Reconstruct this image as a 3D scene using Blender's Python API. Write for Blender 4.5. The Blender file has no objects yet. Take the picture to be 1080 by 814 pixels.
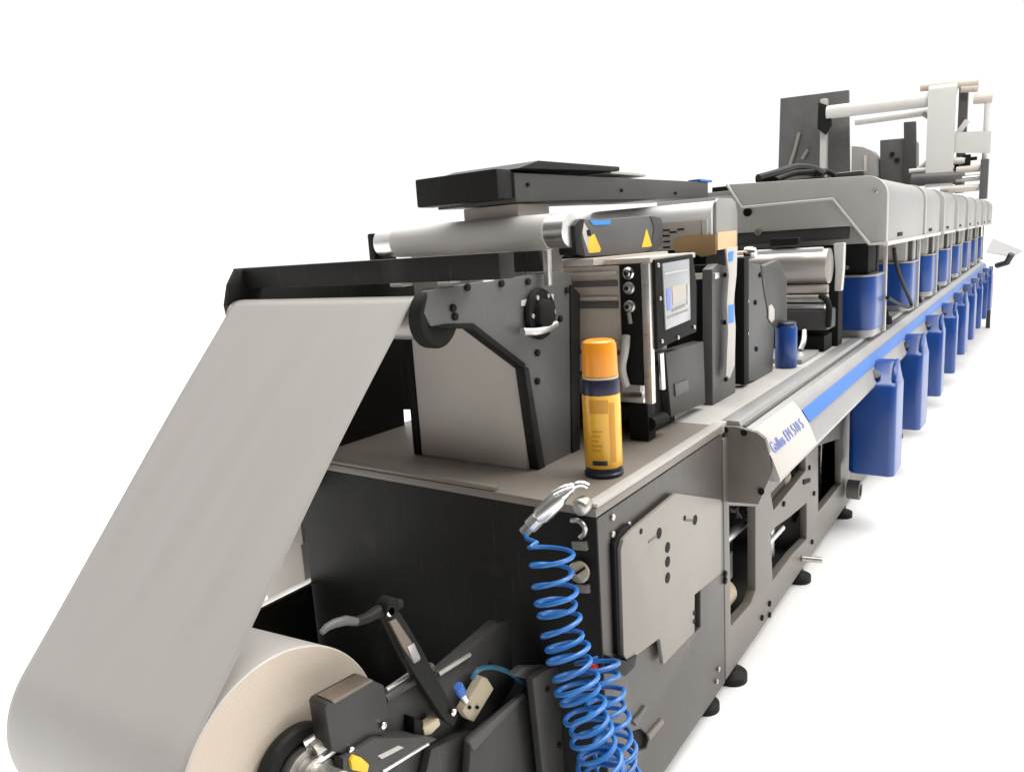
import bpy, bmesh, math, random
from mathutils import Vector, Matrix
from mathutils.geometry import tessellate_polygon

random.seed(7)
SC = bpy.context.scene
COL = SC.collection
S = 0.78            # measured units -> metres (web 0.51 m wide)

# ------------------------------------------------------------------ camera
RT = ((0.8156736532, 0.5750073230, -0.0635851393),      # camera right
      (0.0543291488, -0.1855630256, -0.9811293019),     # camera down
      (-0.5759555843, 0.7968267955, -0.1825985294))     # camera forward
FPX, CX, CY = 781.068, 540.0, 407.0
EYE = Vector((0, 0, 1.5))
cam_d = bpy.data.cameras.new('camera')
cam_d.sensor_width = 36.0
cam_d.lens = FPX / 1080 * 36
cam_d.clip_start = 0.02
cam_d.clip_end = 2000
cam = bpy.data.objects.new('camera', cam_d)
COL.objects.link(cam)
cam.matrix_world = Matrix(((RT[0][0], -RT[1][0], -RT[2][0], 0),
                           (RT[0][1], -RT[1][1], -RT[2][1], 0),
                           (RT[0][2], -RT[1][2], -RT[2][2], EYE.z * S),
                           (0, 0, 0, 1)))
SC.camera = cam

# ------------------------------------------------------------------ light
world = bpy.data.worlds.new('World')
SC.world = world
world.use_nodes = True
wn, wl = world.node_tree.nodes, world.node_tree.links
wn.clear()
# added sky gradient: white beyond the machine, bright unseen zenith, dim behind the camera
wo = wn.new('ShaderNodeOutputWorld'); bg = wn.new('ShaderNodeBackground')
tc = wn.new('ShaderNodeTexCoord')
def wdot(vec, p0, c0, p1, c1):
    dt = wn.new('ShaderNodeVectorMath'); dt.operation = 'DOT_PRODUCT'; dt.inputs[1].default_value = vec
    mr = wn.new('ShaderNodeMapRange'); mr.inputs['From Min'].default_value = -1; mr.inputs['From Max'].default_value = 1
    rp = wn.new('ShaderNodeValToRGB')
    rp.color_ramp.elements[0].position = p0; rp.color_ramp.elements[0].color = (*c0, 1)
    rp.color_ramp.elements[1].position = p1; rp.color_ramp.elements[1].color = (*c1, 1)
    wl.new(tc.outputs['Generated'], dt.inputs[0]); wl.new(dt.outputs['Value'], mr.inputs['Value']); wl.new(mr.outputs['Result'], rp.inputs['Fac'])
    return rp.outputs['Color']
side = wdot((-0.50, 0.86, 0.0), 0.40, (0.11, 0.105, 0.10), 0.58, (1.0, 1.0, 1.0))
zenith = wdot((-0.05, 0.30, 0.95), 0.78, (0, 0, 0), 0.93, (1.95, 1.92, 1.86))
ad = wn.new('ShaderNodeMix'); ad.data_type = 'RGBA'; ad.blend_type = 'ADD'; ad.inputs['Factor'].default_value = 1.0
wl.new(side, ad.inputs[6]); wl.new(zenith, ad.inputs[7])
wl.new(ad.outputs[2], bg.inputs['Color'])
bg.inputs['Strength'].default_value = 1.05
wl.new(bg.outputs[0], wo.inputs[0])

def area(name, loc, aim, sx, sy, power, color=(1, 0.97, 0.93)):
    d = bpy.data.lights.new(name, 'AREA'); d.shape = 'RECTANGLE'
    d.size, d.size_y, d.energy, d.color = sx, sy, power, color
    o = bpy.data.objects.new(name, d); COL.objects.link(o)
    o.location = loc
    o.rotation_euler = (Vector(aim) - Vector(loc)).to_track_quat('-Z', 'Y').to_euler()
    return o
area('floor_fill', (2.3, 3.4, 5.6), (2.0, 3.4, 0), 3.0, 9.0, 480)  # added fill lamp without a real source, lifts the floor shadow beside the press
area('overhead_softbox', (0.6, 4.5, 5.2), (0.3, 4.5, 0), 5.0, 13.0, 170)

SC.view_settings.view_transform = 'Standard'
SC.view_settings.look = 'None'
SC.view_settings.exposure = 0.0
SC.view_settings.gamma = 1.0

# ------------------------------------------------------------------ helpers
def at(px, py, ax, v):
    """the point where a measured direction of the photograph meets the plane ax = v"""
    a, b = (px - CX) / FPX, (py - CY) / FPX
    d = [RT[0][i] * a + RT[1][i] * b + RT[2][i] for i in range(3)]
    i = 'xyz'.index(ax)
    t = (v - EYE[i]) / d[i]
    return Vector([EYE[k] + t * d[k] for k in range(3)])

def mat(name, col, rough=0.5, metal=0.0, var=0.12, scale=6.0, bump=0.0, bscale=120.0, coat=0.0, dirt=0.0, stretch=None, spec=0.5, scr=0.0):
    m = bpy.data.materials.new(name); m.use_nodes = True
    n, l = m.node_tree.nodes, m.node_tree.links
    b = n['Principled BSDF']
    t = n.new('ShaderNodeTexCoord'); src = t.outputs['Object']
    if stretch:
        mp = n.new('ShaderNodeMapping'); mp.inputs['Scale'].default_value = stretch
        l.new(src, mp.inputs['Vector']); src = mp.outputs[0]
    nz = n.new('ShaderNodeTexNoise'); nz.inputs['Scale'].default_value = scale; nz.inputs['Detail'].default_value = 8
    nz.inputs['Roughness'].default_value = 0.65
    l.new(src, nz.inputs['Vector'])
    r = n.new('ShaderNodeValToRGB')
    r.color_ramp.elements[0].position = 0.3; r.color_ramp.elements[1].position = 0.7
    r.color_ramp.elements[0].color = [c * (1 - var) for c in col] + [1]
    r.color_ramp.elements[1].color = [min(1, c * (1 + var)) for c in col] + [1]
    l.new(nz.outputs['Fac'], r.inputs['Fac'])
    out = r.outputs['Color']
    if dirt > 0:                     # scattered scuffs and specks of ink dust
        n2 = n.new('ShaderNodeTexNoise'); n2.inputs['Scale'].default_value = 34; n2.inputs['Detail'].default_value = 10
        n2.inputs['Roughness'].default_value = 0.75
        l.new(t.outputs['Object'], n2.inputs['Vector'])
        r2 = n.new('ShaderNodeValToRGB'); r2.color_ramp.elements[0].position = 0.56; r2.color_ramp.elements[1].position = 0.72
        l.new(n2.outputs['Fac'], r2.inputs['Fac'])
        mu = n.new('ShaderNodeMath'); mu.operation = 'MULTIPLY'; mu.inputs[1].default_value = dirt
        l.new(r2.outputs['Color'], mu.inputs[0])
        mx = n.new('ShaderNodeMix'); mx.data_type = 'RGBA'
        l.new(mu.outputs[0], mx.inputs['Factor']); l.new(out, mx.inputs[6])
        lum = sum(col) / 3
        mx.inputs[7].default_value = (0.16, 0.15, 0.14, 1) if lum < 0.1 else (0.09, 0.08, 0.07, 1)
        out = mx.outputs[2]
    if scr > 0:                      # fine rubbed scratches and wiped dust
        for vec in ((70, 2.5, 5), (3, 60, 2.2)):
            mp2 = n.new('ShaderNodeMapping'); mp2.inputs['Scale'].default_value = vec; mp2.inputs['Rotation'].default_value = (.3, .5, .2)
            l.new(t.outputs['Object'], mp2.inputs['Vector'])
            n4 = n.new('ShaderNodeTexNoise'); n4.inputs['Scale'].default_value = 2.2; n4.inputs['Detail'].default_value = 5
            l.new(mp2.outputs[0], n4.inputs['Vector'])
            r4 = n.new('ShaderNodeValToRGB'); r4.color_ramp.elements[0].position = 0.62; r4.color_ramp.elements[1].position = 0.74
            l.new(n4.outputs['Fac'], r4.inputs['Fac'])
            mu4 = n.new('ShaderNodeMath'); mu4.operation = 'MULTIPLY'; mu4.inputs[1].default_value = scr
            l.new(r4.outputs['Color'], mu4.inputs[0])
            mx4 = n.new('ShaderNodeMix'); mx4.data_type = 'RGBA'
            l.new(mu4.outputs[0], mx4.inputs['Factor']); l.new(out, mx4.inputs[6])
            mx4.inputs[7].default_value = (0.17, 0.16, 0.15, 1) if sum(col) < 0.45 else (0.12, 0.11, 0.10, 1)
            out = mx4.outputs[2]
    l.new(out, b.inputs['Base Color'])
    rr = n.new('ShaderNodeMapRange')
    rr.inputs['To Min'].default_value = max(0.03, rough - 0.1); rr.inputs['To Max'].default_value = min(1, rough + 0.1)
    l.new(nz.outputs['Fac'], rr.inputs['Value']); l.new(rr.outputs[0], b.inputs['Roughness'])
    b.inputs['Metallic'].default_value = metal
    b.inputs['Specular IOR Level'].default_value = spec
    if coat: b.inputs['Coat Weight'].default_value = coat; b.inputs['Coat Roughness'].default_value = 0.15
    if bump > 0:
        n3 = n.new('ShaderNodeTexNoise'); n3.inputs['Scale'].default_value = bscale; n3.inputs['Detail'].default_value = 3
        l.new(src, n3.inputs['Vector'])
        bp = n.new('ShaderNodeBump'); bp.inputs['Strength'].default_value = bump; bp.inputs['Distance'].default_value = 0.002
        l.new(n3.outputs['Fac'], bp.inputs['Height']); l.new(bp.outputs[0], b.inputs['Normal'])
    return m

M = dict(
    floor=mat('white_floor', (0.93, 0.93, 0.93), 0.7, var=0.01, scale=0.6),
    black=mat('black_paint', (0.0095, 0.009, 0.0085), 0.55, var=0.25, dirt=0.05, bump=0.15, spec=0.22, scr=0.10),
    soot=mat('matt_black', (0.006, 0.006, 0.006), 0.7, var=0.3, spec=0.2),
    char=mat('charcoal_paint', (0.046, 0.045, 0.043), 0.45, var=0.18, dirt=0.12, spec=0.35, bump=0.2, bscale=220, scr=0.16),
    dgrey=mat('dark_grey_paint', (0.075, 0.074, 0.073), 0.45, var=0.15, dirt=0.2, bump=0.2, bscale=220, scr=0.16),
    frame=mat('frame_paint', (0.150, 0.135, 0.119), 0.45, var=0.10, dirt=0.22, bump=0.15, bscale=200, scr=0.22),
    cside=mat('cabinet_side_paint', (0.060, 0.054, 0.049), 0.42, var=0.08, scale=2.5, dirt=0.15, scr=0.28),
    clamp=mat('oily_black', (0.020, 0.019, 0.017), 0.42, var=0.25, dirt=0.12),
    bronze=mat('bronze_grey', (0.17, 0.135, 0.105), 0.4, 0.3, var=0.2),
    cylinder=mat('ground_steel', (0.43, 0.40, 0.37), 0.40, 0.65, var=0.03, scale=3),
    plate=mat('bare_plate', (0.225, 0.205, 0.180), 0.42, 0.2, var=0.06, scale=3, dirt=0.12, scr=0.30),
    table=mat('table_paint', (0.41, 0.40, 0.38), 0.38, var=0.07, dirt=0.15, scr=0.22),
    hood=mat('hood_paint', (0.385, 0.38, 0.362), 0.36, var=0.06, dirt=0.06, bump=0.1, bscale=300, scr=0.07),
    hood_dimmed=mat('hood_grey_dimmed', (0.25, 0.247, 0.239), 0.36, var=0.06, dirt=0.08),  # hood grey darkened to offset the side light on its walls
    gloss=mat('gloss_cover', (0.74, 0.74, 0.75), 0.25, 0.0, var=0.03, coat=0.5),
    trim=mat('white_trim', (0.50, 0.49, 0.47), 0.4, var=0.05),
    beige=mat('beige_panel', (0.44, 0.395, 0.345), 0.5, var=0.06, dirt=0.10, scr=0.20),
    panel=mat('warm_grey_sheet', (0.43, 0.385, 0.345), 0.45, var=0.05, dirt=0.05, scr=0.06),
    paper=mat('grey_white_paper', (0.375, 0.354, 0.336), 0.40, var=0.03, scale=1.6, bump=0.10, bscale=3.0, stretch=(9, 1.2, 1.2)),
    shelf=mat('shelf_paint', (0.185, 0.163, 0.140), 0.42, var=0.10, scale=3, dirt=0.3, scr=0.3),
    wrap=mat('lit_paper', (0.70, 0.68, 0.655), 0.45, var=0.03, scale=3),  # light from above on the roller is put into this paper colour
    rollout=mat('roll_paper', (0.52, 0.495, 0.465), 0.5, var=0.04, scale=2),
    sheet=mat('pale_sheet', (0.54, 0.50, 0.46), 0.45, var=0.05, scale=2, dirt=0.04),
    print=mat('amber_print', (0.55, 0.25, 0.008), 0.35, var=0.08),
    rollend=mat('paper_edge', (0.50, 0.43, 0.355), 0.75, var=0.05, scale=3, bump=0.25, bscale=260),
    web=mat('white_web', (0.47, 0.465, 0.45), 0.5, var=0.03),
    alu=mat('aluminium', (0.74, 0.73, 0.71), 0.30, 0.9, var=0.08, scale=14, stretch=(0.3, 6, 6)),
    steel=mat('worn_steel', (0.46, 0.44, 0.41), 0.34, 0.85, var=0.2, scale=14, dirt=0.15),
    chrome=mat('chrome', (0.85, 0.85, 0.84), 0.12, 1.0, var=0.05),
    rubber=mat('black_rubber', (0.009, 0.009, 0.009), 0.6, var=0.2, spec=0.25),
    blue=mat('blue_plastic', (0.004, 0.050, 0.25), 0.36, var=0.12, scale=4, dirt=0.05, coat=0.2, scr=0.10),
    hose=mat('blue_hose', (0.015, 0.135, 0.42), 0.36, var=0.10, coat=0.15, dirt=0.10),
    tube=mat('teal_tube', (0.03, 0.12, 0.20), 0.3, var=0.10),
    stripe=mat('blue_stripe', (0.04, 0.155, 0.50), 0.35, var=0.06),
    silver=mat('rail_silver', (0.34, 0.337, 0.333), 0.32, 0.3, var=0.07, scale=5, dirt=0.10, scr=0.14),
    yellow=mat('yellow_label', (0.80, 0.42, 0.012), 0.30, var=0.06, scale=9, dirt=0.05, coat=0.3),
    orange=mat('orange_cap', (0.80, 0.285, 0.01), 0.32, var=0.05),
    warn=mat('warning_yellow', (0.80, 0.50, 0.02), 0.45, var=0.08),
    navy=mat('navy_band', (0.012, 0.014, 0.04), 0.35, var=0.1),
    white=mat('white_label', (0.46, 0.44, 0.41), 0.5, var=0.04),
    bluemark=mat('blue_print', (0.03, 0.22, 0.62), 0.5, var=0.08),
    tan=mat('tan_block', (0.50, 0.43, 0.30), 0.5, var=0.12, dirt=0.15),
    card=mat('brown_card', (0.42, 0.27, 0.13), 0.8, var=0.12, scale=10),
    tape=mat('tan_tape', (0.62, 0.43, 0.24), 0.5, var=0.08),
    glass=mat('screen_glass', (0.27, 0.285, 0.30), 0.25, var=0.04, coat=0.5),
    lilac=mat('letter_blue', (0.16, 0.22, 0.55), 0.4, var=0.05),
    red=mat('red_plastic', (0.5, 0.02, 0.02), 0.4, var=0.1),
)

# wound layers on the roll's end: fine concentric rings
nt = M['rollend'].node_tree; pb = nt.nodes['Principled BSDF']; old = pb.inputs['Base Color'].links[0].from_socket
tco = nt.nodes.new('ShaderNodeTexCoord'); wv = nt.nodes.new('ShaderNodeTexWave'); wv.wave_type = 'RINGS'; wv.rings_direction = 'X'
wv.inputs['Scale'].default_value = 38; wv.inputs['Distortion'].default_value = 2.5; wv.inputs['Detail'].default_value = 3; wv.inputs['Detail Scale'].default_value = 4
nt.links.new(tco.outputs['Object'], wv.inputs['Vector'])
mxr = nt.nodes.new('ShaderNodeMix'); mxr.data_type = 'RGBA'; mxr.blend_type = 'MULTIPLY'; mxr.inputs['Factor'].default_value = 0.02
nt.links.new(old, mxr.inputs[6]); nt.links.new(wv.outputs['Color'], mxr.inputs[7]); nt.links.new(mxr.outputs[2], pb.inputs['Base Color'])

def thing(name, label, cat, loc=(0, 0, 0), group=None):
    o = bpy.data.objects.new(name, None); COL.objects.link(o)
    o.location = Vector(loc) * S
    o.empty_display_size = 0.05
    o['label'] = label; o['category'] = cat
    if group: o['group'] = group
    return o

def base_of(o):
    v = Vector((0, 0, 0))
    while o is not None:
        v += o.location; o = o.parent
    return v

class MB:
    """collects shapes (measured units) and links them as ONE mesh object"""
    def __init__(self): self.bm = bmesh.new()
    def box(self, x0, x1, y0, y1, z0, z1, bev=0.003):
        t = bmesh.new()
        bmesh.ops.create_cube(t, size=1)
        for v in t.verts:
            v.co = Vector(((x0 + x1) / 2 + v.co.x * (x1 - x0), (y0 + y1) / 2 + v.co.y * (y1 - y0), (z0 + z1) / 2 + v.co.z * (z1 - z0)))
        self._bev(t, bev); return self._add(t)
    def _bev(self, t, bev):
        if bev > 0:
            bmesh.ops.bevel(t, geom=list(t.edges), offset=bev, segments=2, affect='EDGES', profile=0.6, clamp_overlap=True)
    def _add(self, t):
        me = bpy.data.meshes.new('tmp'); t.to_mesh(me); t.free()
        self.bm.from_mesh(me); bpy.data.meshes.remove(me); return self
    def prism(self, pts, direction, holes=(), bev=0.0):
        """closed 3-D polygon (with holes) pushed along a vector"""
        t = bmesh.new(); d = Vector(direction)
        loops = [[Vector(p) for p in pts]] + [[Vector(p) for p in h] for h in holes]
        flat = [p for lp in loops for p in lp]
        tris = tessellate_polygon(loops)
        a = [t.verts.new(p) for p in flat]; b = [t.verts.new(p + d) for p in flat]
        for tr in tris:
            for vs in ([a[i] for i in tr], [b[i] for i in reversed(tr)]):
                try: t.faces.new(vs)
                except ValueError: pass
        k = 0
        for lp in loops:
            n = len(lp)
            for i in range(n):
                j = (i + 1) % n
                try: t.faces.new((a[k + i], a[k + j], b[k + j], b[k + i]))
                except ValueError: pass
            k += n
        bmesh.ops.recalc_face_normals(t, faces=list(t.faces))
        bmesh.ops.dissolve_limit(t, angle_limit=0.01, verts=list(t.verts), edges=list(t.edges))
        if bev > 0:
            es = [e for e in t.edges if len(e.link_faces) == 2 and e.calc_face_angle(0) > 0.3]
            bmesh.ops.bevel(t, geom=es, offset=bev, segments=2, affect='EDGES', profile=0.6, clamp_overlap=True)
        return self._add(t)
    def px(self, pts, X, th, holes=(), bev=0.002):     # outline measured on the plane x = X, thickness away from the operator
        return self.prism([at(u, v, 'x', X) for u, v in pts], (-th, 0, 0), [[at(u, v, 'x', X) for u, v in h] for h in holes], bev)
    def py(self, pts, Y, th, holes=(), bev=0.002):
        return self.prism([at(u, v, 'y', Y) for u, v in pts], (0, th, 0), [[at(u, v, 'y', Y) for u, v in h] for h in holes], bev)
    def cyl(self, p, q, r, r2=None, seg=40, caps=True, bev=0.0):
        p, q = Vector(p), Vector(q); r2 = r if r2 is None else r2
        t = bmesh.new()
        bmesh.ops.create_cone(t, cap_ends=caps, cap_tris=False, segments=seg, radius1=r, radius2=r2, depth=(q - p).length)
        if bev > 0:
            es = [e for e in t.edges if len(e.link_faces) == 2 and e.calc_face_angle(0) > 0.7]
            bmesh.ops.bevel(t, geom=es, offset=bev, segments=3, affect='EDGES', profile=0.5, clamp_overlap=True)
        mt = Matrix.Translation((p + q) / 2) @ (q - p).to_track_quat('Z', 'Y').to_matrix().to_4x4()
        bmesh.ops.transform(t, matrix=mt, verts=list(t.verts)); return self._add(t)
    def lathe(self, p, axis, prof, seg=48):
        """profile of (along, radius) turned about an axis through p"""
        t = bmesh.new(); p = Vector(p); q = Vector(axis).to_track_quat('Z', 'Y')
        rings = []
        for a, r in prof:
            if r < 1e-6: rings.append([t.verts.new(p + q @ Vector((0, 0, a)))])
            else: rings.append([t.verts.new(p + q @ Vector((r * math.cos(2 * math.pi * i / seg), r * math.sin(2 * math.pi * i / seg), a))) for i in range(seg)])
        for A, B in zip(rings, rings[1:]):
            for i in range(seg):
                j = (i + 1) % seg
                f = [A[i % len(A)], A[j % len(A)], B[j % len(B)], B[i % len(B)]]
                g = []
                for v in f:
                    if v not in g: g.append(v)
                if len(g) > 2: t.faces.new(g)
        bmesh.ops.recalc_face_normals(t, faces=list(t.faces)); return self._add(t)
    def tube(self, pts, r, seg=10, smooth=0):
        pts = [Vector(p) for p in pts]
        for _ in range(smooth):
            n = [pts[0]]
            for a, b in zip(pts, pts[1:]): n += [a * .75 + b * .25, a * .25 + b * .75]
            pts = n + [pts[-1]]
        t = bmesh.new(); rings = []; up = Vector((0.13, 0.21, 0.97))
        for i, p in enumerate(pts):
            d = (pts[min(i + 1, len(pts) - 1)] - pts[max(i - 1, 0)]).normalized()
            s = d.cross(up)
            if s.length < 0.05: s = d.cross(Vector((1, 0, 0)))
            s.normalize(); u = s.cross(d).normalized(); up = u
            rr = r[i] if isinstance(r, (list, tuple)) else r
            rings.append([t.verts.new(p + rr * (math.cos(2 * math.pi * k / seg) * s + math.sin(2 * math.pi * k / seg) * u)) for k in range(seg)])
        for A, B in zip(rings, rings[1:]):
            for k in range(seg): t.faces.new((A[k], A[(k + 1) % seg], B[(k + 1) % seg], B[k]))
        t.faces.new(rings[0]); t.faces.new(rings[-1])
        bmesh.ops.recalc_face_normals(t, faces=list(t.faces)); return self._add(t)
    def sheet(self, rows):
        t = bmesh.new(); g = [[t.verts.new(Vector(p)) for p in r] for r in rows]
        for A, B in zip(g, g[1:]):
            for i in range(len(A) - 1): t.faces.new((A[i], A[i + 1], B[i + 1], B[i]))
        return self._add(t)
    def build(self, name, m, parent=None, label=None, cat=None, group=None, kind=None, solid=0.0, angle=35, loc=None):
        me = bpy.data.meshes.new(name)
        off = base_of(parent) if parent else (Vector(loc) * S if loc else Vector((0, 0, 0)))
        for v in self.bm.verts: v.co = v.co * S - off
        self.bm.to_mesh(me); self.bm.free()
        me.materials.append(M[m])
        for p in me.polygons: p.use_smooth = True
        me.set_sharp_from_angle(angle=math.radians(angle))
        o = bpy.data.objects.new(name, me); COL.objects.link(o)
        if parent: o.parent = parent
        elif loc: o.location = off
        if label: o['label'] = label
        if cat: o['category'] = cat
        if group: o['group'] = group
        if kind: o['kind'] = kind
        if solid:
            md = o.modifiers.new('solid', 'SOLIDIFY'); md.thickness = solid * S
        return o

def copy_tree(o, parent=None, shift=None):
    c = o.copy(); COL.objects.link(c)
    if parent: c.parent = parent
    if shift: c.location = o.location + Vector(shift) * S
    for ch in [k for k in o.children]: copy_tree(ch, c)
    return c

def bolts(parent, pts, X, r=0.008, m='soot', name='bolt'):
    for u, v in pts:
        p = at(u, v, 'x', X)
        MB().cyl(p, p + Vector((0.007, 0, 0)), r, seg=16, bev=0.002).build(name, m, parent)

def lettering(text, size, parent, m, origin, ex, ey, name='lettering', depth=0.0012, wide=1.0):
    c = bpy.data.curves.new('txt', 'FONT'); c.body = text; c.size = size * S; c.extrude = depth * S / 2
    c.resolution_u = 3
    o = bpy.data.objects.new('txt', c); COL.objects.link(o)
    bpy.context.view_layer.update()
    me = bpy.data.meshes.new_from_object(o.evaluated_get(bpy.context.evaluated_depsgraph_get()))
    bpy.data.objects.remove(o)
    ex, ey = Vector(ex).normalized(), Vector(ey).normalized(); ez = ex.cross(ey)
    me.transform(Matrix.Diagonal((wide, 1, 1, 1)))
    Mx = Matrix((( ex.x, ey.x, ez.x, 0), (ex.y, ey.y, ez.y, 0), (ex.z, ey.z, ez.z, 0), (0, 0, 0, 1)))
    me.transform(Matrix.Translation(Vector(origin) * S - base_of(parent)) @ Mx)
    me.materials.clear(); me.materials.append(M[m]); me.name = name
    ob = bpy.data.objects.new(name, me); COL.objects.link(ob); ob.parent = parent
    return ob

# ------------------------------------------------------------------ setting
fl = MB().sheet([[(-300, -300, 0), (300, -300, 0)], [(-300, 500, 0), (300, 500, 0)]]).build('floor', 'floor', kind='structure')

ORD = ['nearest', 'second', 'third', 'fourth', 'fifth', 'sixth', 'seventh', 'eighth', 'ninth', 'tenth']

# ------------------------------------------------------------------ infeed cabinet
cab = thing('infeed_cabinet', 'black fronted steel cabinet with bare metal cover plate on its side, under the spray can', 'machine cabinet', (-1.27, 1.76, 0))
MB().box(-1.80, -0.778, 1.36, 1.385, 0.06, 0.904).build('front_panel', 'black', cab)
MB().box(-1.74, -0.80, 1.386, 2.15, 0.08, 0.90).build('housing', 'soot', cab)
MB().box(-1.80, -1.76, 1.386, 2.15, 0.06, 0.904).build('rear_panel', 'black', cab)
tt = MB().box(-1.80, -0.772, 1.352, 2.155, 0.905, 0.926, 0.004).build('table_top', 'shelf', cab)
MB().box(-0.80, -0.770, 1.356, 2.15, 0.9265, 0.936, 0.003).build('edge_strip', 'table', tt)
MB().box(-1.795, -1.05, 1.354, 1.372, 0.9265, 0.937, 0.003).build('front_lip', 'shelf', tt)
sp = MB().prism([(-0.775, 1.362, 0.06), (-0.775, 2.155, 0.06), (-0.775, 2.155, 0.9), (-0.775, 1.362, 0.9)], (-0.024, 0, 0),
                [[at(*q, 'x', -0.775) for q in ((664, 772), (676, 768), (685, 776), (682, 789), (672, 792), (664, 786))],
                 [at(*q, 'x', -0.775) for q in ((733, 624), (739, 620), (739, 661), (733, 667))]], bev=0.003).build('side_panel', 'cside', cab)
cov = MB().px([(655, 580), (658, 569), (666, 560), (690, 540), (714, 520), (761, 527), (761, 604), (733, 627), (732, 667), (700, 701), (696, 673), (662, 698), (658, 690)],
              -0.752, 0.012, bev=0.003).build('cover_plate', 'plate', cab)
MB().px([(648, 574), (655, 560), (664, 552), (666, 560), (658, 569), (655, 580), (659, 694), (652, 690)], -0.762, 0.011, bev=0.001).build('cover_gasket', 'soot', cov)
for k, (u, v) in enumerate([(695, 562), (704, 577), (704, 592), (704, 609), (733, 548), (732, 646), (732, 655), (676, 560), (722, 546)]):
    p = at(u, v, 'x', -0.752)
    MB().cyl(p - Vector((.004, 0, 0)), p + Vector((0.0015, 0, 0)), 0.014 if k < 5 else 0.007, seg=20).build('screw', 'soot', cov)  # flat black discs in place of open keyholes, hole darkness put into colour
for a, b in (((682, 571), (695, 562)), ((721, 548), (733, 548))):
    MB().tube([at(*a, 'x', -0.756), at(*b, 'x', -0.756)], 0.0055).build('slot', 'dgrey', cov)
bolts(cab, [(645, 545), (645, 563), (650, 637), (662, 553), (757, 705), (755, 718)], -0.775, 0.008, 'steel')
MB().px([(644, 692), (661, 697), (672, 690), (670, 703), (660, 713), (646, 708)], -0.748, 0.02, bev=0.003).build('corner_guard', 'rubber', cab)
MB().px([(664, 772), (676, 768), (685, 776), (682, 789), (672, 792), (664, 786)], -0.785, 0.01).build('hand_hole', 'soot', cab)
MB().px([(668, 760), (676, 752), (681, 744), (683, 746), (672, 766)], -0.768, 0.008).build('latch', 'dgrey', cab)
MB().px([(684, 775), (699, 758), (701, 762), (686, 781)], -0.768, 0.008).build('latch', 'frame', cab)
# air fittings on the front corner
def disc(u, v, r, m, name, parent, y=1.36, t=0.012):
    p = at(u, v, 'y', y)
    return MB().cyl(p, p + Vector((0, -t, 0)), r, seg=32, bev=t * .25).build(name, m, parent)
g = disc(613, 601, 0.026, 'steel', 'pressure_gauge', cab, t=0.018)
disc(613, 601, 0.021, 'tan', 'gauge_face', g, y=1.340, t=0.003)
MB().py([(606, 604), (616, 598), (617, 600), (608, 606)], 1.333, 0.003, bev=0).build('needle', 'soot', g)
MB().py([(602, 571), (617, 571), (619, 581), (604, 580)], 1.350, 0.012).build('name_tag', 'plate', cab)
MB().py([(606, 616), (620, 617), (621, 626), (608, 625)], 1.350, 0.012).build('name_tag', 'plate', cab)
MB().tube([at(603, 549, 'y', 1.345), at(610, 548, 'y', 1.34), at(617, 555, 'y', 1.34), at(617, 562, 'y', 1.345), at(612, 566, 'y', 1.35)], 0.006, smooth=2).build('hook', 'steel', cab)
k = disc(619, 530, 0.020, 'steel', 'regulator_knob', cab, t=0.04)
disc(627, 700, 0.012, 'red', 'valve', cab, t=0.02)
for y in (1.45, 2.08):
    f = MB().lathe((-0.82, y, 0), (0, 0, 1), [(0, 0), (0, .05), (.02, .05), (.035, .02), (.09, .02), (.09, 0)], 24).build('foot', 'rubber', cab)
    f = MB().lathe((-1.7, y, 0), (0, 0, 1), [(0, 0), (0, .05), (.02, .05), (.035, .02), (.09, .02), (.09, 0)], 24).build('foot', 'rubber', cab)

# ------------------------------------------------------------------ press base behind it
base = thing('press_base', 'long grey press frame with open windows and pale table running under the print units', 'press frame', (-1.27, 7.3, 0))
MB().box(-1.80, -0.782, 2.158, 13.0, 0.895, 0.925, 0.003).build('table_top', 'table', base)
MB().box(-1.70, -1.12, 2.17, 13.0, 0.08, 0.89).build('core', 'char', base)
for i in range(44):                    # pumps, valves and pipework behind the window openings
    y = 2.2 + i * .085 + random.uniform(-.03, .03); z = random.uniform(.15, .72); x = random.uniform(-1.05, -.88)
    k = i % 4
    if k == 0: MB().box(x - .04, x + .03, y - .03, y + .04, z - .04, z + .05, .006).build('valve_box', random.choice(['dgrey', 'steel', 'panel']), base)
    elif k == 1: MB().cyl((x, y, .1), (x + .01, y + .01, .86), random.uniform(.008, .016), seg=16).build('pipe', random.choice(['steel', 'alu', 'dgrey']), base)
    elif k == 2: MB().tube([(x, y - .12, z + .1), (x + .04, y - .05, z - .02), (x + .02, y + .05, z + .03), (x - .02, y + .15, z - .1)], .009, smooth=2).build('cable', random.choice(['rubber', 'dgrey', 'tube', 'table']), base)
    else: MB().lathe((x, y, z), (0, 1, 0), [(-.05, 0), (-.05, .03), (-.02, .042), (.03, .042), (.05, .025), (.05, 0)], 20).build('pump', random.choice(['steel', 'tan', 'char']), base)
fr = MB().prism([(-0.775, 2.162, 0.065), (-0.775, 4.10, 0.065), (-0.775, 4.10, 0.88), (-0.775, 2.162, 0.88)], (-0.03, 0, 0),
                [[at(*q, 'x', -0.775) for q in h] for h in (
                    ((769, 533), (797, 534), (797, 622), (792, 636), (771, 660)),
                    ((813, 563), (818, 556), (832, 546), (851, 530), (851, 568), (836, 584), (815, 612)),
                    ((813, 520), (850, 480), (850, 496), (816, 538)),
                    ((863, 470), (887, 462), (887, 510), (876, 524), (863, 540)))], bev=0.003).build('side_frame', 'frame', base)
bolts(fr, [(826, 531), (853, 493), (811, 636), (811, 648), (803, 651), (856, 571), (858, 520), (764, 605), (764, 612)], -0.775, 0.011)
MB().px([(848, 506), (855, 504), (855, 508), (848, 511)], -0.770, 0.006, bev=0).build('slot', 'soot', fr)
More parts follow.
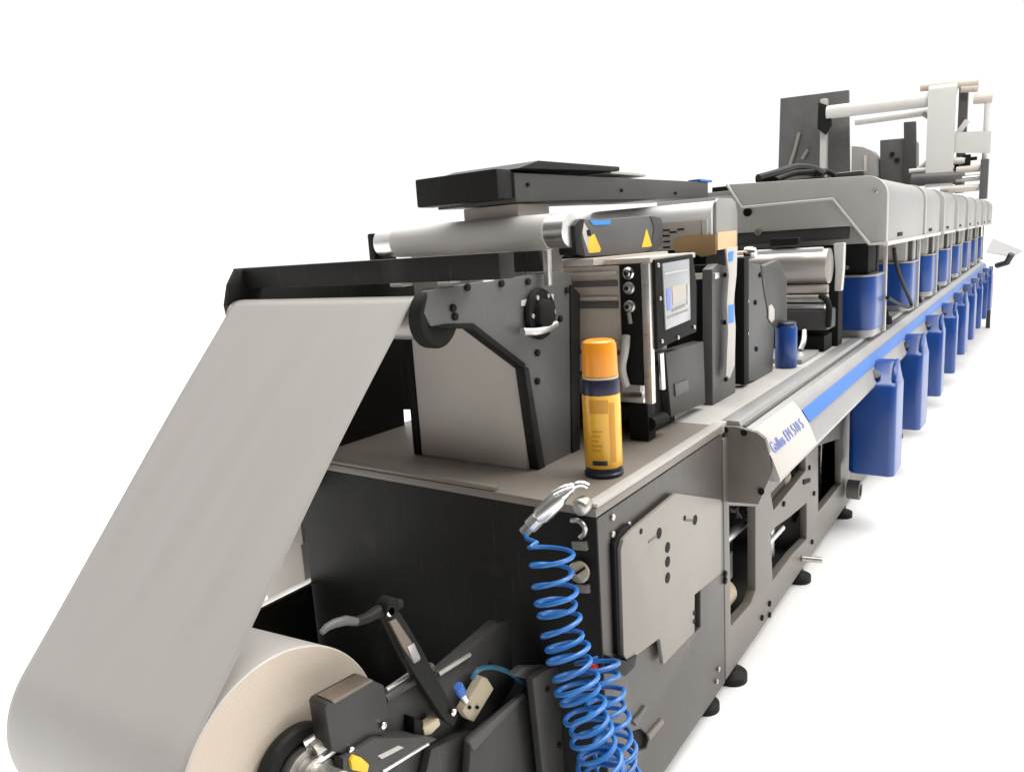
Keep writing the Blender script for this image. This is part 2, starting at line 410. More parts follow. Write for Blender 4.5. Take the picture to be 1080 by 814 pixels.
for i in range(8):
    y = 4.106 + 1.06 * i
    MB().box(-0.805, -0.775, y, min(13.0, y + 1.054), 0.065, 0.88).build('side_frame', 'frame', base)
for i in range(11):
    MB().lathe((-0.80, 2.28 + i * .86, 0), (0, 0, 1), [(0, 0), (0, .055), (.025, .055), (.04, .022), (.085, .022), (.085, 0)], 20).build('foot', 'rubber', base)
MB().box(-1.70, -0.83, 2.17, 13.0, 0.075, 0.095).build('dark_underlay', 'char', base)  # added dark sheet, hides the bright floor behind the window openings
# gear inside the windows
MB().cyl((-0.84, 2.17, 0.475), (-0.84, 2.62, 0.46), 0.016).build('tie_rod', 'alu', base)
MB().cyl((-0.83, 2.60, 0.295), (-0.83, 3.0, 0.285), 0.014).build('tie_rod', 'alu', base)
MB().box(-0.85, -0.83, 2.86, 2.90, 0.2, 0.42).build('strut', 'alu', base)
MB().box(-0.90, -0.84, 2.36, 2.43, 0.30, 0.40, .006).build('motor', 'steel', base)
MB().lathe((-0.87, 2.36, 0.25), (0, 1, 0), [(-.06, 0), (-.06, .05), (.05, .05), (.06, .03), (.06, 0)], 24).build('motor', 'tan', base)
MB().box(-0.87, -0.83, 3.50 - .12, 3.56 - .12, 0.44, 0.50).build('junction_box', 'alu', base)
MB().box(-0.85, -0.83, 2.78, 3.05, 0.43, 0.53).build('brace', 'beige', base)
MB().tube([(-.86, 3.3, .52), (-.85, 3.33, .45), (-.86, 3.36, .40), (-.85, 3.4, .33), (-.86, 3.3, .2)], .012, smooth=2).build('cable', 'dgrey', base)
MB().cyl((-0.775, 3.10, 0.12), (-0.70, 3.13, 0.115), 0.013).build('drain_pipe', 'steel', base)
MB().lathe((-0.76, 3.95, 0.17), (1, 0, 0), [(0, 0), (0, .05), (.06, .05), (.06, .035), (.02, .03), (.02, 0)], 28).build('drain_pipe', 'frame', base)

# ------------------------------------------------------------------ rail with the name
rail = thing('guide_rail', 'long silver rail with blue stripe and a name in blue letters, along the press side', 'rail', (-0.7, 7.2, 0.8))
Y0, Y1 = 2.21, 12.4
def along(prof, y0, y1): return MB().prism([(x, y0, z) for x, z in prof], (0, y1 - y0, 0), bev=0.002)
along([(-0.80, 0.927), (-0.745, 0.927), (-0.735, 0.905), (-0.705, 0.903), (-0.672, 0.870), (-0.645, 0.826), (-0.618, 0.758), (-0.62, 0.745), (-0.65, 0.745), (-0.79, 0.80)], Y0 + .01, Y1).build('profile', 'silver', rail)
MB().box(-0.742, -0.727, Y0 + .02, Y1, 0.9065, 0.912, 0.001).build('groove', 'dgrey', rail)
along([(-0.670, 0.872), (-0.6445, 0.829), (-0.640, 0.831), (-0.665, 0.875)], 2.66, Y1).build('stripe', 'stripe', rail)
npl = along([(-0.700, 0.903), (-0.671, 0.873), (-0.6435, 0.829), (-0.6165, 0.760), (-0.6145, 0.761), (-0.6415, 0.830), (-0.669, 0.8745), (-0.698, 0.906)], Y0 - .005, 2.655).build('name_plate', 'white', rail)
MB().py([(744, 449), (752, 449), (776, 450), (798, 456), (807, 463), (811, 478), (813, 496), (811, 506), (800, 532), (735, 527), (735, 514), (748, 498), (750, 470)], 2.2, 0.02, bev=0.003).build('end_plate', 'frame', rail)
for u, v in ((765, 453), (785, 456), (803, 518)):
    p = at(u, v, 'y', 2.2)
    MB().cyl(p, p + Vector((0, -.006, 0)), .010, seg=16).build('bolt', 'soot', rail)
# letters sit on the two upper facets of the name plate
dz, dx = 0.876 - 0.832, 0.666 - 0.639
lettering('Gallus EM 510 S', 0.052, npl, 'lilac', (-0.6398, 2.232, 0.8315), (0, 1, 0), (-dx, 0, dz), wide=1.06)

# ------------------------------------------------------------------ unwinder, paper roll, web
RC, RR, NR = (0.704, 0.606), 0.215, (1.205, 1.362, 0.047)
SAG = .065                     # the heavy roll sags at its far end
AX = Vector((.645, 0, SAG)).normalized()
def rz(x): return RC[1] + (x + 1.05) * SAG / .645
def roll_lathe(x, prof, seg): return MB().lathe((x, RC[0], rz(x)), AX, prof, seg)
roll = thing('paper_roll', 'large roll of grey white paper in the bottom left corner on the unwinder', 'paper roll', (-1.37, RC[0], RC[1]))
roll_lathe(-1.705, [(0, .055), (0, RR - .002), (.002, RR), (.6565, RR), (.6592, RR - .0027)], 160).build('paper', 'rollout', roll)
roll_lathe(-1.0505, [(.0015, RR - .0027), (.0020, RR - .0042), (.0022, .054), (-.05, .054)], 160).build('side_face', 'rollend', roll)
roll_lathe(-1.70, [(0, .044), (0, .054), (.655, .054), (.655, .044)], 64).build('core', 'card', roll)

uw = thing('unwind_stand', 'dark unwinder arm with clamp lever and sensor holding the big paper roll', 'unwinder', (-1.3, 1.0, 0))
roll_lathe(-1.72, [(0, 0), (0, .042), (.70, .042), (.70, .050), (.703, .052), (.725, .052), (.728, .04), (.745, .04), (.745, .03), (.80, .03), (.80, 0)], 64).build('shaft', 'steel', uw)
roll_lathe(-1.042, [(0, .050), (0, .083), (.006, .087), (.022, .087), (.028, .081), (.028, .06), (.016, .055), (.016, .05)], 64).build('chuck_ring', 'black', uw)
MB().cyl((-1.02, .715, .655), (-0.985, .80, .665), .016).build('clamp_pin', 'alu', uw)
arm = MB().px([(525, 657), (536, 655), (543, 720), (520, 760), (500, 860), (380, 860), (345, 800), (372, 752), (400, 744), (462, 712)], -1.0, 0.03, bev=0.003).build('arm_plate', 'char', uw)
bolts(arm, [(437, 712), (455, 708), (401, 764), (467, 804), (516, 700)], -1.0, 0.006)
for (a, b) in (((407, 728), (450, 699)), ((462, 711), (495, 690))):
    MB().tube([at(*a, 'x', -0.995), at(*b, 'x', -0.995)], 0.006).build('guide_bar', 'steel', uw)
for (a, b) in (((405, 737), (455, 703)),):
    MB().tube([at(*a, 'x', -0.99), at(*b, 'x', -0.99)], 0.011).build('guide_bar', 'char', uw)
br = MB().px([(343, 746), (346, 741), (391, 716), (405, 722), (409, 740), (407, 772), (372, 798), (350, 792)], -0.965, 0.045, bev=0.004).build('clamp_block', 'clamp', uw)
bolts(br, [(403, 764), (369, 790)], -0.965, 0.007, 'chrome')
MB().px([(350, 739), (392, 716), (394, 718), (353, 742)], -0.962, 0.04, bev=0.001).build('clamp_lip', 'bronze', br)
for u, v in ((358, 735), (371, 728), (384, 721)):
    q = at(u, v, 'x', -.985); MB().box(q.x - .012, q.x + .012, q.y - .014, q.y + .014, q.z - .004, q.z + .004, .002).build('screw', 'bronze', br)
MB().tube([at(330, 792, 'x', -1.0), at(356, 771, 'x', -0.995)], 0.016).build('guide_bar', 'steel', uw)
MB().tube([at(328, 806, 'x', -0.99), at(358, 786, 'x', -0.985)], 0.009).build('guide_bar', 'alu', uw)
lev = MB().px([(407, 650), (415, 641), (422, 645), (445, 683), (455, 703), (483, 756), (479, 766), (470, 760), (440, 715), (428, 694)], -0.965, 0.022, bev=0.003).build('link_arm', 'black', uw)
MB().px([(411, 655), (418, 652), (434, 676), (444, 696), (437, 700), (425, 682)], -0.960, 0.006, bev=0.002).build('link_face', 'bronze', lev)
MB().px([(430, 682), (437, 678), (444, 694), (437, 699)], -0.957, 0.004, bev=0.001).build('link_end', 'steel', lev)
bolts(lev, [(410, 644)], -0.962, 0.010, 'chrome'); bolts(lev, [(477, 750)], -0.962, 0.008, 'chrome')
hp = [(339, 667), (345, 661), (353, 657), (364, 654), (376, 655), (388, 651), (398, 645), (410, 640), (422, 636)]
MB().tube([at(*q, 'x', -0.975) for q in hp], [.004, .006, .007, .008, .009, .010, .012, .014, .010], smooth=0).build('lever', 'black', uw)
MB().tube([at(*q, 'x', -0.972) for q in hp[:5]], [.005, .0068, .008, .0088, .007]).build('lever_grip', 'dgrey', uw)
p = at(403, 637, 'x', -.985); MB().cyl(p, p + Vector((.03, 0, 0)), .018, seg=24, bev=.004).build('pivot', 'soot', uw)
sb = MB().px([(509, 713), (514, 715), (521, 726), (500, 761), (494, 758), (488, 749)], -0.968, 0.02, bev=0.003).build('sensor_block', 'tan', uw)
bolts(sb, [(494, 745), (502, 745)], -0.968, 0.004)
p = at(487, 731, 'x', -.962); q = at(491, 738, 'x', -.962)
MB().cyl(at(483, 723, 'x', -.962), p, .011, seg=20, bev=.002).build('air_fitting', 'stripe', sb)
MB().cyl(p, q, .009, seg=20).build('air_fitting', 'alu', sb)
MB().px([(447, 768), (463, 757), (465, 764), (455, 774), (448, 776)], -0.968, 0.025, bev=0.003).build('sensor_block', 'tan', uw)
MB().px([(437, 757), (447, 760), (447, 776), (437, 774)], -0.972, 0.03, bev=0.003).build('sensor_housing', 'soot', uw)
MB().tube([at(*q, 'x', -0.96) for q in ((498, 716), (502, 707), (512, 703), (526, 704), (540, 710), (557, 726), (565, 745), (574, 766), (583, 789), (592, 795), (598, 792))], .0055, smooth=2).build('air_tube', 'tube', uw)
st = MB().px([(362, 800), (395, 778), (447, 777), (462, 779), (405, 812), (398, 840), (362, 840)], -0.955, 0.05, bev=0.003).build('lower_bracket', 'char', uw)
MB().px([(399, 797), (421, 786), (426, 788), (403, 800)], -0.953, 0.004, bev=0).build('name_tag', 'white', st)
MB().px([(404, 812), (452, 783), (453, 785), (405, 815)], -0.951, 0.006, bev=0).build('edge_trim', 'alu', st)
MB().px([(370, 802), (374, 796), (382, 799), (390, 806), (388, 815), (372, 812)], -0.948, 0.02, bev=0.003).build('warning_tag', 'warn', st)
po = MB().px([(562, 716), (577, 706), (590, 702), (596, 760), (603, 860), (577, 860), (570, 790)], -0.9, 0.02, bev=0.003).build('support_post', 'char', uw)
bolts(po, [(577, 726), (589, 785)], -0.9, 0.007)
MB().px([(541, 712), (553, 703), (583, 702), (592, 701), (577, 710), (565, 718), (556, 716)], -0.93, 0.02, bev=0.003).build('support_bracket', 'dgrey', uw)
MB().px([(497, 780), (560, 728), (566, 735), (575, 800), (578, 860), (492, 860)], -0.94, 0.02, bev=0.003).build('lower_panel', 'char', uw)
MB().px([(495, 782), (552, 731), (555, 734), (500, 792)], -0.938, 0.012, bev=0.002).build('edge_bar', 'dgrey', uw)
MB().px([(455, 790), (497, 770), (492, 860), (440, 860)], -0.975, 0.02, bev=0.003).build('lower_panel', 'char', uw)
MB().box(-1.79, -1.0, 1.0, 1.355, 0.0, 0.26).build('base', 'black', uw)
MB().box(-1.815, -1.79, 0.98, 1.355, 0.0, 0.52).build('rear_plate', 'black', uw)
MB().box(-1.818, -1.788, 0.98, 1.40, 0.521, 0.529, 0.002).build('edge_trim', 'steel', uw)
MB().box(-0.995, -0.95, 0.62, 1.35, 0.0, 0.30).build('front_rail', 'char', uw)

# web : wraps the roll, climbs to the guide roller, over it and back
def tangent_path(zc):
    (y1, z1), r1 = (RC[0], zc), RR + .0012; y2, z2, r2 = NR; r2 += .0012
    dy, dz = y2 - y1, z2 - z1; D = math.hypot(dy, dz)
    ang = math.atan2(dz, dy) + math.acos((r1 - r2) / D)      # normal pointing to the camera side
    pts = []
    for k in range(30):
        a = ang + math.radians(115) * (1 - k / 29)
        pts.append((y1 + r1 * math.cos(a), z1 + r1 * math.sin(a)))
    e = (y2 + r2 * math.cos(ang), z2 + r2 * math.sin(ang)); s = pts[-1]
    for k in range(1, 40): pts.append((s[0] + (e[0] - s[0]) * k / 40, s[1] + (e[1] - s[1]) * k / 40))
    for k in range(16):
        a = ang + (math.radians(82) - ang) * k / 15
        pts.append((y2 + r2 * math.cos(a), z2 + r2 * math.sin(a)))
    pts.append((1.50, pts[-1][1] - .035))
    return pts
NC = 49
base_path = tangent_path(RC[1]); cols = []
xs = []
for j in range(NC):
    xl, xr = -1.708, -1.056
    cols.append(tangent_path(rz(xl + (xr - xl) * j / (NC - 1))))
rows = []
for i in range(len(base_path)):
    row = []
    for j in range(NC):               # faint tension ripples, strongest in the free span, and a slight edge curl
        y, z = cols[j][i]
        t = min(1, max(0, (base_path[i][1] - .55) / .85))
        x = (-1.708 - .034 * t) + (.652 - .011 * t) * j / (NC - 1)
        a = (math.sin(math.pi * min(1, max(0, (base_path[i][1] - .84) / .50))) * .0018) if 30 < i < 69 else 0.0
        e = (abs(j - 24) / 24) ** 8 * .004 * (a / .0018)
        r_ = a * (math.sin(x * 31 + z * 3) + .6 * math.sin(x * 57 - z * 5 + 1)) + e
        row.append((x, y - .68 * r_, z + .72 * r_))
    rows.append(row)
w = MB().sheet(rows).build('paper_web', 'paper', label='wide grey white paper web stretched from the big roll up to the guide roller', cat='paper web', solid=0.0012, angle=60)

# ------------------------------------------------------------------ web guide stand on the cabinet
gs = thing('web_guide_stand', 'dark grey side plates with guide roller and cross beam carrying the paper web', 'web guide', (-1.4, 1.5, 0.926))
pl = MB().px([(452, 307), (462, 304), (480, 302), (505, 298), (540, 293), (590, 286), (602, 289), (606, 320), (611, 478), (607, 486), (570, 503), (566, 480), (553, 386), (500, 342), (472, 342), (455, 345), (447, 330)],
             -1.05, 0.022, bev=0.003).build('side_plate', 'dgrey', gs)
MB().px([(602, 300), (612, 310), (612, 485), (604, 494)], -1.045, 0.03, bev=0.002).build('edge_bar', 'black', gs)
bolts(pl, [(528, 299), (556, 297), (492, 303), (597, 306), (477, 325), (479, 334), (590, 336), (566, 372), (566, 402)], -1.05, 0.009)
for q in (((550, 317), (563, 314), (563, 320), (550, 323)), ((572, 313), (584, 310), (584, 317), (572, 319))):
    MB().px(q, -1.047, 0.004, bev=0).build('name_tag', 'white', pl)
p = at(567, 331, 'x', -1.05)
kn = MB().lathe(p, (1, 0, 0), [(0, 0), (0, .062), (.008, .066), (.016, .062), (.016, .04), (.03, .036), (.034, .03), (.034, 0)], 40).build('adjuster_knob', 'soot', pl)
for k in range(6):
    a = k * math.pi / 3
    MB().cyl(p + Vector((.016, .05 * math.cos(a), .05 * math.sin(a))), p + Vector((.021, .05 * math.cos(a), .05 * math.sin(a))), .006, seg=12).build('screw', 'steel', kn)
MB().tube([at(551, 350, 'x', -1.03), at(570, 350, 'x', -1.02), at(586, 342, 'x', -1.03)], .010, smooth=2).build('handle', 'alu', pl)
MB().px([(553, 386), (558, 388), (573, 480), (577, 500), (570, 503), (566, 480)], -1.046, 0.03, bev=0.002).build('edge_bar', 'black', gs)
MB().px([(455, 345), (472, 342), (500, 341), (555, 384), (553, 389), (498, 347)], -1.046, 0.03, bev=0.002).build('edge_bar', 'soot', gs)
MB().px([(240, 322), (243, 300), (250, 285), (330, 283), (480, 290), (480, 432), (426, 432), (428, 462), (433, 481), (405, 500), (368, 492), (366, 470), (356, 470), (345, 500), (310, 520), (262, 420)],
        -1.762, 0.02, bev=0.002).build('side_plate', 'black', gs)
MB().cyl((-1.755, NR[0], NR[1]), (-1.06, NR[0], NR[1]), NR[2], seg=64).build('guide_roller', 'cylinder', gs)
MB().lathe((-1.085, NR[0], NR[1]), (1, 0, 0), [(0, .04), (0, .060), (.004, .065), (.028, .065), (.034, .06), (.034, .045), (.028, .03), (.028, 0)], 48).build('bearing_ring', 'soot', gs)
MB().box(-1.81, -0.905, 1.235, 1.29, 1.438, 1.493, .004).build('cross_beam', 'black', gs)
MB().box(-1.19, -1.045, 1.60, 1.66, 1.437, 1.49, .004).build('cross_beam', 'black', gs)
MB().box(-1.035, -1.02, 1.60, 1.62, 1.40, 1.49, .003).build('bracket', 'steel', gs)
MB().box(-1.215, -1.195, 1.61, 1.65, 1.437, 1.485, .003).build('bracket', 'steel', gs)
MB().box(-1.445, -1.075, 1.53, 1.545, 0.927, 1.345, .003).build('cover_sheet', 'sheet', gs)
MB().box(-1.472, -1.447, 1.525, 1.56, 0.927, 1.36, .003).build('edge_bar', 'soot', gs)
for u, v in ((420, 297), (505, 292), (470, 295)):
    q = at(u, v, 'y', 1.30); MB().box(q.x - .02, q.x + .02, 1.29, 1.33, q.z - .012, q.z + .012).build('clip', 'steel', gs)

# ------------------------------------------------------------------ idler roller above it
ir = thing('idler_roller', 'paper covered roller with dark grey end box and yellow warning triangles, above the web guide', 'roller', (-1.4, 1.78, 1.455))
MB().cyl((-1.77, 1.78, 1.542), (-1.055, 1.78, 1.537), .047, seg=64, bev=.003).build('core', 'alu', ir)
MB().cyl((-1.695, 1.78, 1.5415), (-1.118, 1.78, 1.5375), .049, seg=64).build('paper_wrap', 'wrap', ir)
MB().box(-1.695, -1.118, 1.828, 1.8295, 1.36, 1.54, 0).build('hanging_web', 'wrap', ir)
MB().box(-1.80, -1.772, 1.74, 1.84, 1.455, 1.575, .006).build('bracket', 'black', ir)
eb = MB().px([(606, 238), (612, 231), (640, 231), (690, 227), (697, 231), (698, 256), (694, 263), (672, 268), (617, 271), (608, 268)], -1.045, 0.05, bev=0.006).build('end_box', 'dgrey', ir)
MB().px([(615, 233), (622, 245), (632, 262), (633, 266), (621, 267), (616, 252), (613, 240)], -1.0432, 0.003, bev=0).build('sticker', 'white', eb)
MB().px([(622, 249), (627, 247), (634, 263), (632, 266), (622, 267), (620, 258)], -1.0425, 0.003, bev=0).build('sticker', 'warn', eb)
MB().px([(619, 243), (622, 242), (624, 249), (620, 249)], -1.0418, 0.003, bev=0).build('sticker_mark', 'soot', eb)
MB().px([(677, 261), (682, 241), (688, 260)], -1.0432, 0.003, bev=0).build('sticker', 'warn', eb)
MB().px([(691, 236), (694, 238), (697, 250), (694, 256), (690, 246)], -1.0428, 0.003, bev=0).build('sticker', 'white', eb)
MB().px([(622, 232.5), (644, 232), (644, 237), (626, 237.5)], -1.0432, 0.003, bev=0).build('blue_print', 'bluemark', eb)
MB().px([(606, 238), (612, 231), (617, 231), (614, 250), (618, 271), (608, 268)], -1.042, 0.056, bev=0.004).build('end_cap', 'black', eb)
MB().px([(686, 228), (697, 229), (700, 240), (698, 258), (692, 264), (685, 266), (687, 262), (690, 240)], -1.0425, 0.056, bev=0.003).build('end_cap', 'char', eb)
MB().box(-1.10, -1.00, 1.80, 2.30, 1.438, 1.458, .003).build('shelf', 'beige', ir)

# ------------------------------------------------------------------ control tower
ct = thing('control_tower', 'ribbed beige housing with push buttons and grey touch screen, behind the spray can', 'control panel', (-1.2, 2.0, 0.926))
MB().box(-1.60, -0.955, 1.862, 2.17, 1.13, 1.435, .004).build('housing', 'beige', ct)
for z, h in ((1.415, .010), (1.385, .016), (1.345, .010), (1.325, .018), (1.22, .008), (1.19, .012)):
    MB().box(-1.55, -0.960, 1.853, 1.861, z - h / 2, z + h / 2, .002).build('rib', 'dgrey' if h > .011 else 'panel', ct)
MB().box(-1.60, -0.86, 1.86, 2.18, 1.437, 1.452, .003).build('top_cover', 'beige', ct)
bs = MB().box(-0.952, -0.888, 1.855, 1.90, 1.10, 1.435, .004).build('button_strip', 'soot', ct)
for i, (z, m) in enumerate(((1.412, 'chrome'), (1.372, 'steel'), (1.322, 'steel'))):
    b = MB().lathe((-0.922, 1.855, z), (0, -1, 0), [(0, 0), (0, .017), (.006, .017), (.009, .013), (.018, .011), (.02, 0)], 28).build('push_button', m, bs)
    MB().lathe((-0.922, 1.835, z), (0, -1, 0), [(0, 0), (0, .006), (.004, .005), (.005, 0)], 16).build('button_cap', 'soot', b)
MB().cyl((-0.922, 1.845, 1.305), (-0.915, 1.84, 1.275), .006).build('key', 'alu', bs)
MB().box(-0.886, -0.862, 1.852, 1.875, 1.05, 1.437, .003).build('edge_profile', 'alu', ct)
hs = MB().px([(691, 274), (731, 268), (735, 300), (735, 350), (718, 357), (694, 369)], -0.852, 0.09, bev=0.004).build('screen_housing', 'soot', ct)
bolts(hs, [(693, 280), (695, 315), (697, 360), (714, 356), (731, 345)], -0.852, 0.006, 'steel')
sc = MB().px([(699, 278), (727, 273), (728.5, 337), (702.5, 348)], -0.848, 0.006, bev=0.001).build('screen', 'glass', hs)
for q, m in ((((703, 305), (707, 304), (708, 326), (704, 328)), 'lilac'), (((709, 302), (723, 298.5), (724, 315), (710, 322)), 'panel'), (((701, 288), (725, 283.5), (725, 285.5), (701, 290)), 'white'),
             (((709, 326), (723, 320), (723, 323), (709, 329)), 'plate'), (((725, 300), (727, 299.5), (727, 320), (725, 321)), 'white'), (((704, 334), (726, 326), (726, 327.5), (704, 336)), 'plate')):
    MB().px(q, -0.8468, 0.001, bev=0).build('screen_field', m, sc)
MB().box(-1.62, -0.93, 2.10, 2.16, 0.927, 1.129).build('rear_wall', 'soot', ct)  # matt black walls stand in for the shadow below the housing
MB().box(-0.975, -0.93, 1.97, 2.099, 0.927, 1.129).build('side_wall', 'soot', ct)
MB().cyl((-1.55, 1.93, 1.085), (-0.915, 1.93, 1.08), .036, seg=40).build('pinch_roller', 'steel', ct)
MB().cyl((-1.55, 1.95, 1.005), (-0.925, 1.95, 1.0), .030, seg=40).build('pinch_roller', 'rubber', ct)
MB().box(-0.99, -0.90, 1.875, 1.93, 1.045, 1.06).build('bracket', 'alu', ct)
MB().box(-0.97, -0.91, 1.875, 1.90, 1.075, 1.12).build('bracket', 'table', ct)
MB().box(-0.96, -0.90, 1.90, 1.95, 0.927, 1.04).build('bracket', 'soot', ct)
MB().tube([(-.935, 1.85, 1.24), (-.93, 1.83, 1.20), (-.945, 1.83, 1.15), (-.935, 1.84, 1.10)], .012, smooth=2).build('cable', 'table', ct)
MB().tube([at(697, 372, 'x', -.86), at(699, 410, 'x', -.865)], .008).build('stay_rod', 'alu', ct)
MB().tube([at(685, 447, 'x', -.90), at(700, 441, 'x', -.90)], .02).build('foot_pedal', 'soot', ct)
MB().px([(702, 372), (742, 360), (744, 425), (708, 440)], -.905, .04).build('lower_box', 'char', ct)
MB().px([(712, 405), (726, 400), (727, 412), (713, 418)], -.90, .006).build('socket', 'dgrey', ct)

# ------------------------------------------------------------------ dryer housing behind the tower
dh = thing('dryer_housing', 'white round topped housing with vent slots and brown tape, behind warning triangle box', 'dryer', (-1.35, 2.7, 0.926))
XL, XR = -1.84, -0.965
prof = [(2.60, 1.455), (2.60, 1.565)] + [(2.655 - .055 * math.cos(a), 1.567 + .052 * math.sin(a)) for a in [i * math.pi / 16 for i in range(1, 8)]] + [(2.66, 1.62), (2.83, 1.62), (2.83, 1.455)]
MB().prism([(XL, y, z) for y, z in prof], (XR - XL, 0, 0)).build('top_cover', 'gloss', dh)
fp = MB().box(XL + .03, XR - .035, 2.592, 2.599, 1.457, 1.555, .002).build('front_panel', 'panel', dh)
MB().box(XR - .032, XR - .012, 2.590, 2.599, 1.457, 1.555, .002).build('clip', 'trim', dh)
for i, (u, v) in enumerate(((703, 243), (710, 245), (718, 242), (703, 249), (703, 255), (703, 261), (697, 243), (697, 249))):
    q = at(u, v, 'y', 2.592); MB().box(q.x - .013, q.x + .013, 2.589, 2.5925, q.z - .003, q.z + .003, 0).build('vent_slot', 'soot', fp)
MB().px([(755.5, 213), (758, 209), (772, 209), (776, 213), (778, 225), (778, 262), (755.5, 262)], XR + .012, .011, bev=.003).build('end_plate', 'hood_dimmed', dh)
MB().py([(710, 254), (722, 249), (755, 247), (755, 268), (740, 271), (728, 266), (712, 266)], 2.588, 0.004, bev=0).build('brown_tape', 'card', dh)
MB().px([(757, 245), (777, 243), (777, 260), (757, 264)], XR + .016, 0.004, bev=0).build('tan_tape', 'tape', dh)
MB().box(-1.80, -0.99, 2.61, 2.82, 0.927, 1.453).build('frame', 'soot', dh)
MB().box(-1.10, -0.985, 2.585, 2.608, 1.37, 1.40).build('tie_bar', 'soot', dh)
MB().box(-1.06, -0.985, 2.59, 2.608, 1.31, 1.36).build('bracket', 'beige', dh)
MB().box(-1.06, -0.988, 2.585, 2.609, 1.12, 1.28).build('bracket', 'dgrey', dh)
MB().cyl((-1.0, 2.58, 1.20), (-1.0, 2.60, 1.20), .02, seg=20).build('knob', 'alu', dh)

# black duct over it
du = thing('overhead_duct', 'long black box beam with loose lid, above the rollers', 'duct', (-1.35, 2.4, 1.46))
MB().box(-1.50, -1.205, 1.66, 1.73, 1.632, 1.712, .006).build('end_box', 'black', du)
MB().prism([(-1.2, 1.735, 1.625), (-1.2, 3.2, 1.66), (-1.2, 3.2, 1.725), (-1.2, 1.735, 1.703)], (-.285, 0, 0), bev=.003).build('beam', 'char', du)
MB().prism([(-1.185, 1.735, 1.713), (-1.185, 2.34, 1.732), (-1.185, 2.34, 1.746), (-1.185, 1.84, 1.739)], (-.315, 0, 0), bev=.002).build('lid', 'black', du)
MB().box(-1.47, -1.22, 2.345, 2.62, 1.728, 1.738, .003).build('lid', 'table', du)
MB().box(-1.44, -1.24, 1.80, 1.97, 1.30, 1.624, .004).build('support', 'panel', du)
bolts(du, [(556, 195), (655, 201), (712, 204)], -1.2, .006)
MB().box(-1.25, -1.195, 3.1, 3.24, 1.7255, 1.735, .003).build('blue_cap', 'stripe', du)

# ------------------------------------------------------------------ side plates, card strip and small blue canister
s2 = thing('support_plate', 'narrow dark grey upright plate beside the white card strip, left of the two', 'side plate', (-.95, 2.57, .926))
pp = MB().px([(751, 284), (757, 278), (768, 281), (775, 292), (776, 428), (752, 444)], -0.90, 0.035, bev=.004).build('plate', 'dgrey', s2)
bolts(pp, [(764, 290), (764, 340), (765, 400)], -0.90, .008)
MB().box(-1.06, -0.937, 2.50, 2.58, 0.927, 1.40).build('rib', 'soot', s2)
MB().box(-1.0, -0.89, 2.43, 2.47, 1.355, 1.375, .004).build('cap', 'alu', s2)
cs = thing('card_strip', 'thin white card strip with blue marks hanging between two dark plates', 'card', (-.87, 2.62, 1.1))
MB().px([(766, 262), (778, 260), (777, 290), (774, 318), (776, 345), (775, 385), (770, 399), (766, 396), (768, 350), (767, 318), (769, 290)], -0.872, 0.006, bev=.001).build('strip', 'white', cs)
for q in (((769, 266), (774, 265), (773, 275), (769, 276)), ((769, 322), (774, 321), (774, 340), (769, 341))):
    MB().px(q, -0.870, 0.003, bev=0).build('blue_mark', 'bluemark', cs)
s3 = thing('side_plate', 'wide dark grey notched plate with white slot, before the silver cylinder', 'side plate', (-.95, 3.05, .926))
pp = MB().px([(789, 276), (803, 279), (806, 281), (822, 274), (826, 284), (830, 294), (830, 342), (817, 345), (815, 394), (797, 401), (788, 403)], -0.90, 0.03, bev=.003).build('plate', 'dgrey', s3)
MB().px([(785, 272), (790, 270), (790, 404), (785, 406)], -0.895, 0.05, bev=.003).build('edge_bar', 'soot', s3)
MB().px([(803, 280), (806, 281), (822, 274), (829, 294), (829, 342), (817, 344), (812, 340), (805, 300)], -0.897, 0.004, bev=.001).build('guard_sheet', 'char', s3)
bolts(pp, [(801, 290), (796, 319), (797, 368)], -0.90, .010)
MB().px([(811, 323), (814, 321), (817, 326), (817, 337), (814, 340), (811, 336)], -0.894, 0.004, bev=.001).build('slot', 'white', s3)
p = at(786, 267, 'x', -.92); MB().lathe(p, (1, 0, 0), [(0, 0), (0, .022), (.02, .024), (.04, .018), (.045, 0)], 28).build('knob', 'chrome', s3)
for v in (300, 318, 352):
    p = at(779, v, 'x', -.93); MB().cyl(p, p + Vector((.03, .02, 0)), .013, seg=20, bev=.003).build('spacer', 'alu' if v != 300 else 'tube', s3)
bc = thing('blue_can', 'small dark blue can standing alone on the pale table beside the notched plate', 'can', (-.875, 3.22, .926))
MB().lathe((-.875, 3.22, .926), (0, 0, 1), [(0, 0), (0, .042), (.006, .045), (.17, .045), (.178, .040), (.178, 0)], 40).build('body', 'blue', bc)
MB().lathe((-.875, 3.22, 1.1045), (0, 0, 1), [(0, 0), (0, .041), (.012, .041), (.016, .036), (.016, 0)], 40).build('lid', 'navy', bc)

# ------------------------------------------------------------------ print cylinder in front of the first unit
pc = thing('print_cylinder', 'shiny silver cylinder over smaller rollers, below the nearest grey hood', 'cylinder', (-1.2, 3.75, .926))
MB().cyl((-1.62, 3.75, 1.325), (-.82, 3.75, 1.322), .083, seg=72, bev=.003).build('cylinder', 'cylinder', pc)
MB().cyl((-1.6, 3.66, 1.405), (-.83, 3.66, 1.402), .012).build('tie_bar', 'trim', pc)
MB().py([(879, 257), (890, 256), (889, 285), (887, 307), (880, 307), (881, 285)], 3.70, .05, bev=.004).build('side_bracket', 'trim', pc)
MB().cyl((-1.6, 3.70, 1.222), (-.815, 3.70, 1.219), .020).build('roller', 'panel', pc)
MB().cyl((-1.6, 3.70, 1.178), (-.815, 3.70, 1.175), .022).build('roller', 'steel', pc)
MB().box(-1.6, -.82, 3.66, 3.74, 1.128, 1.150).build('doctor_blade', 'alu', pc)
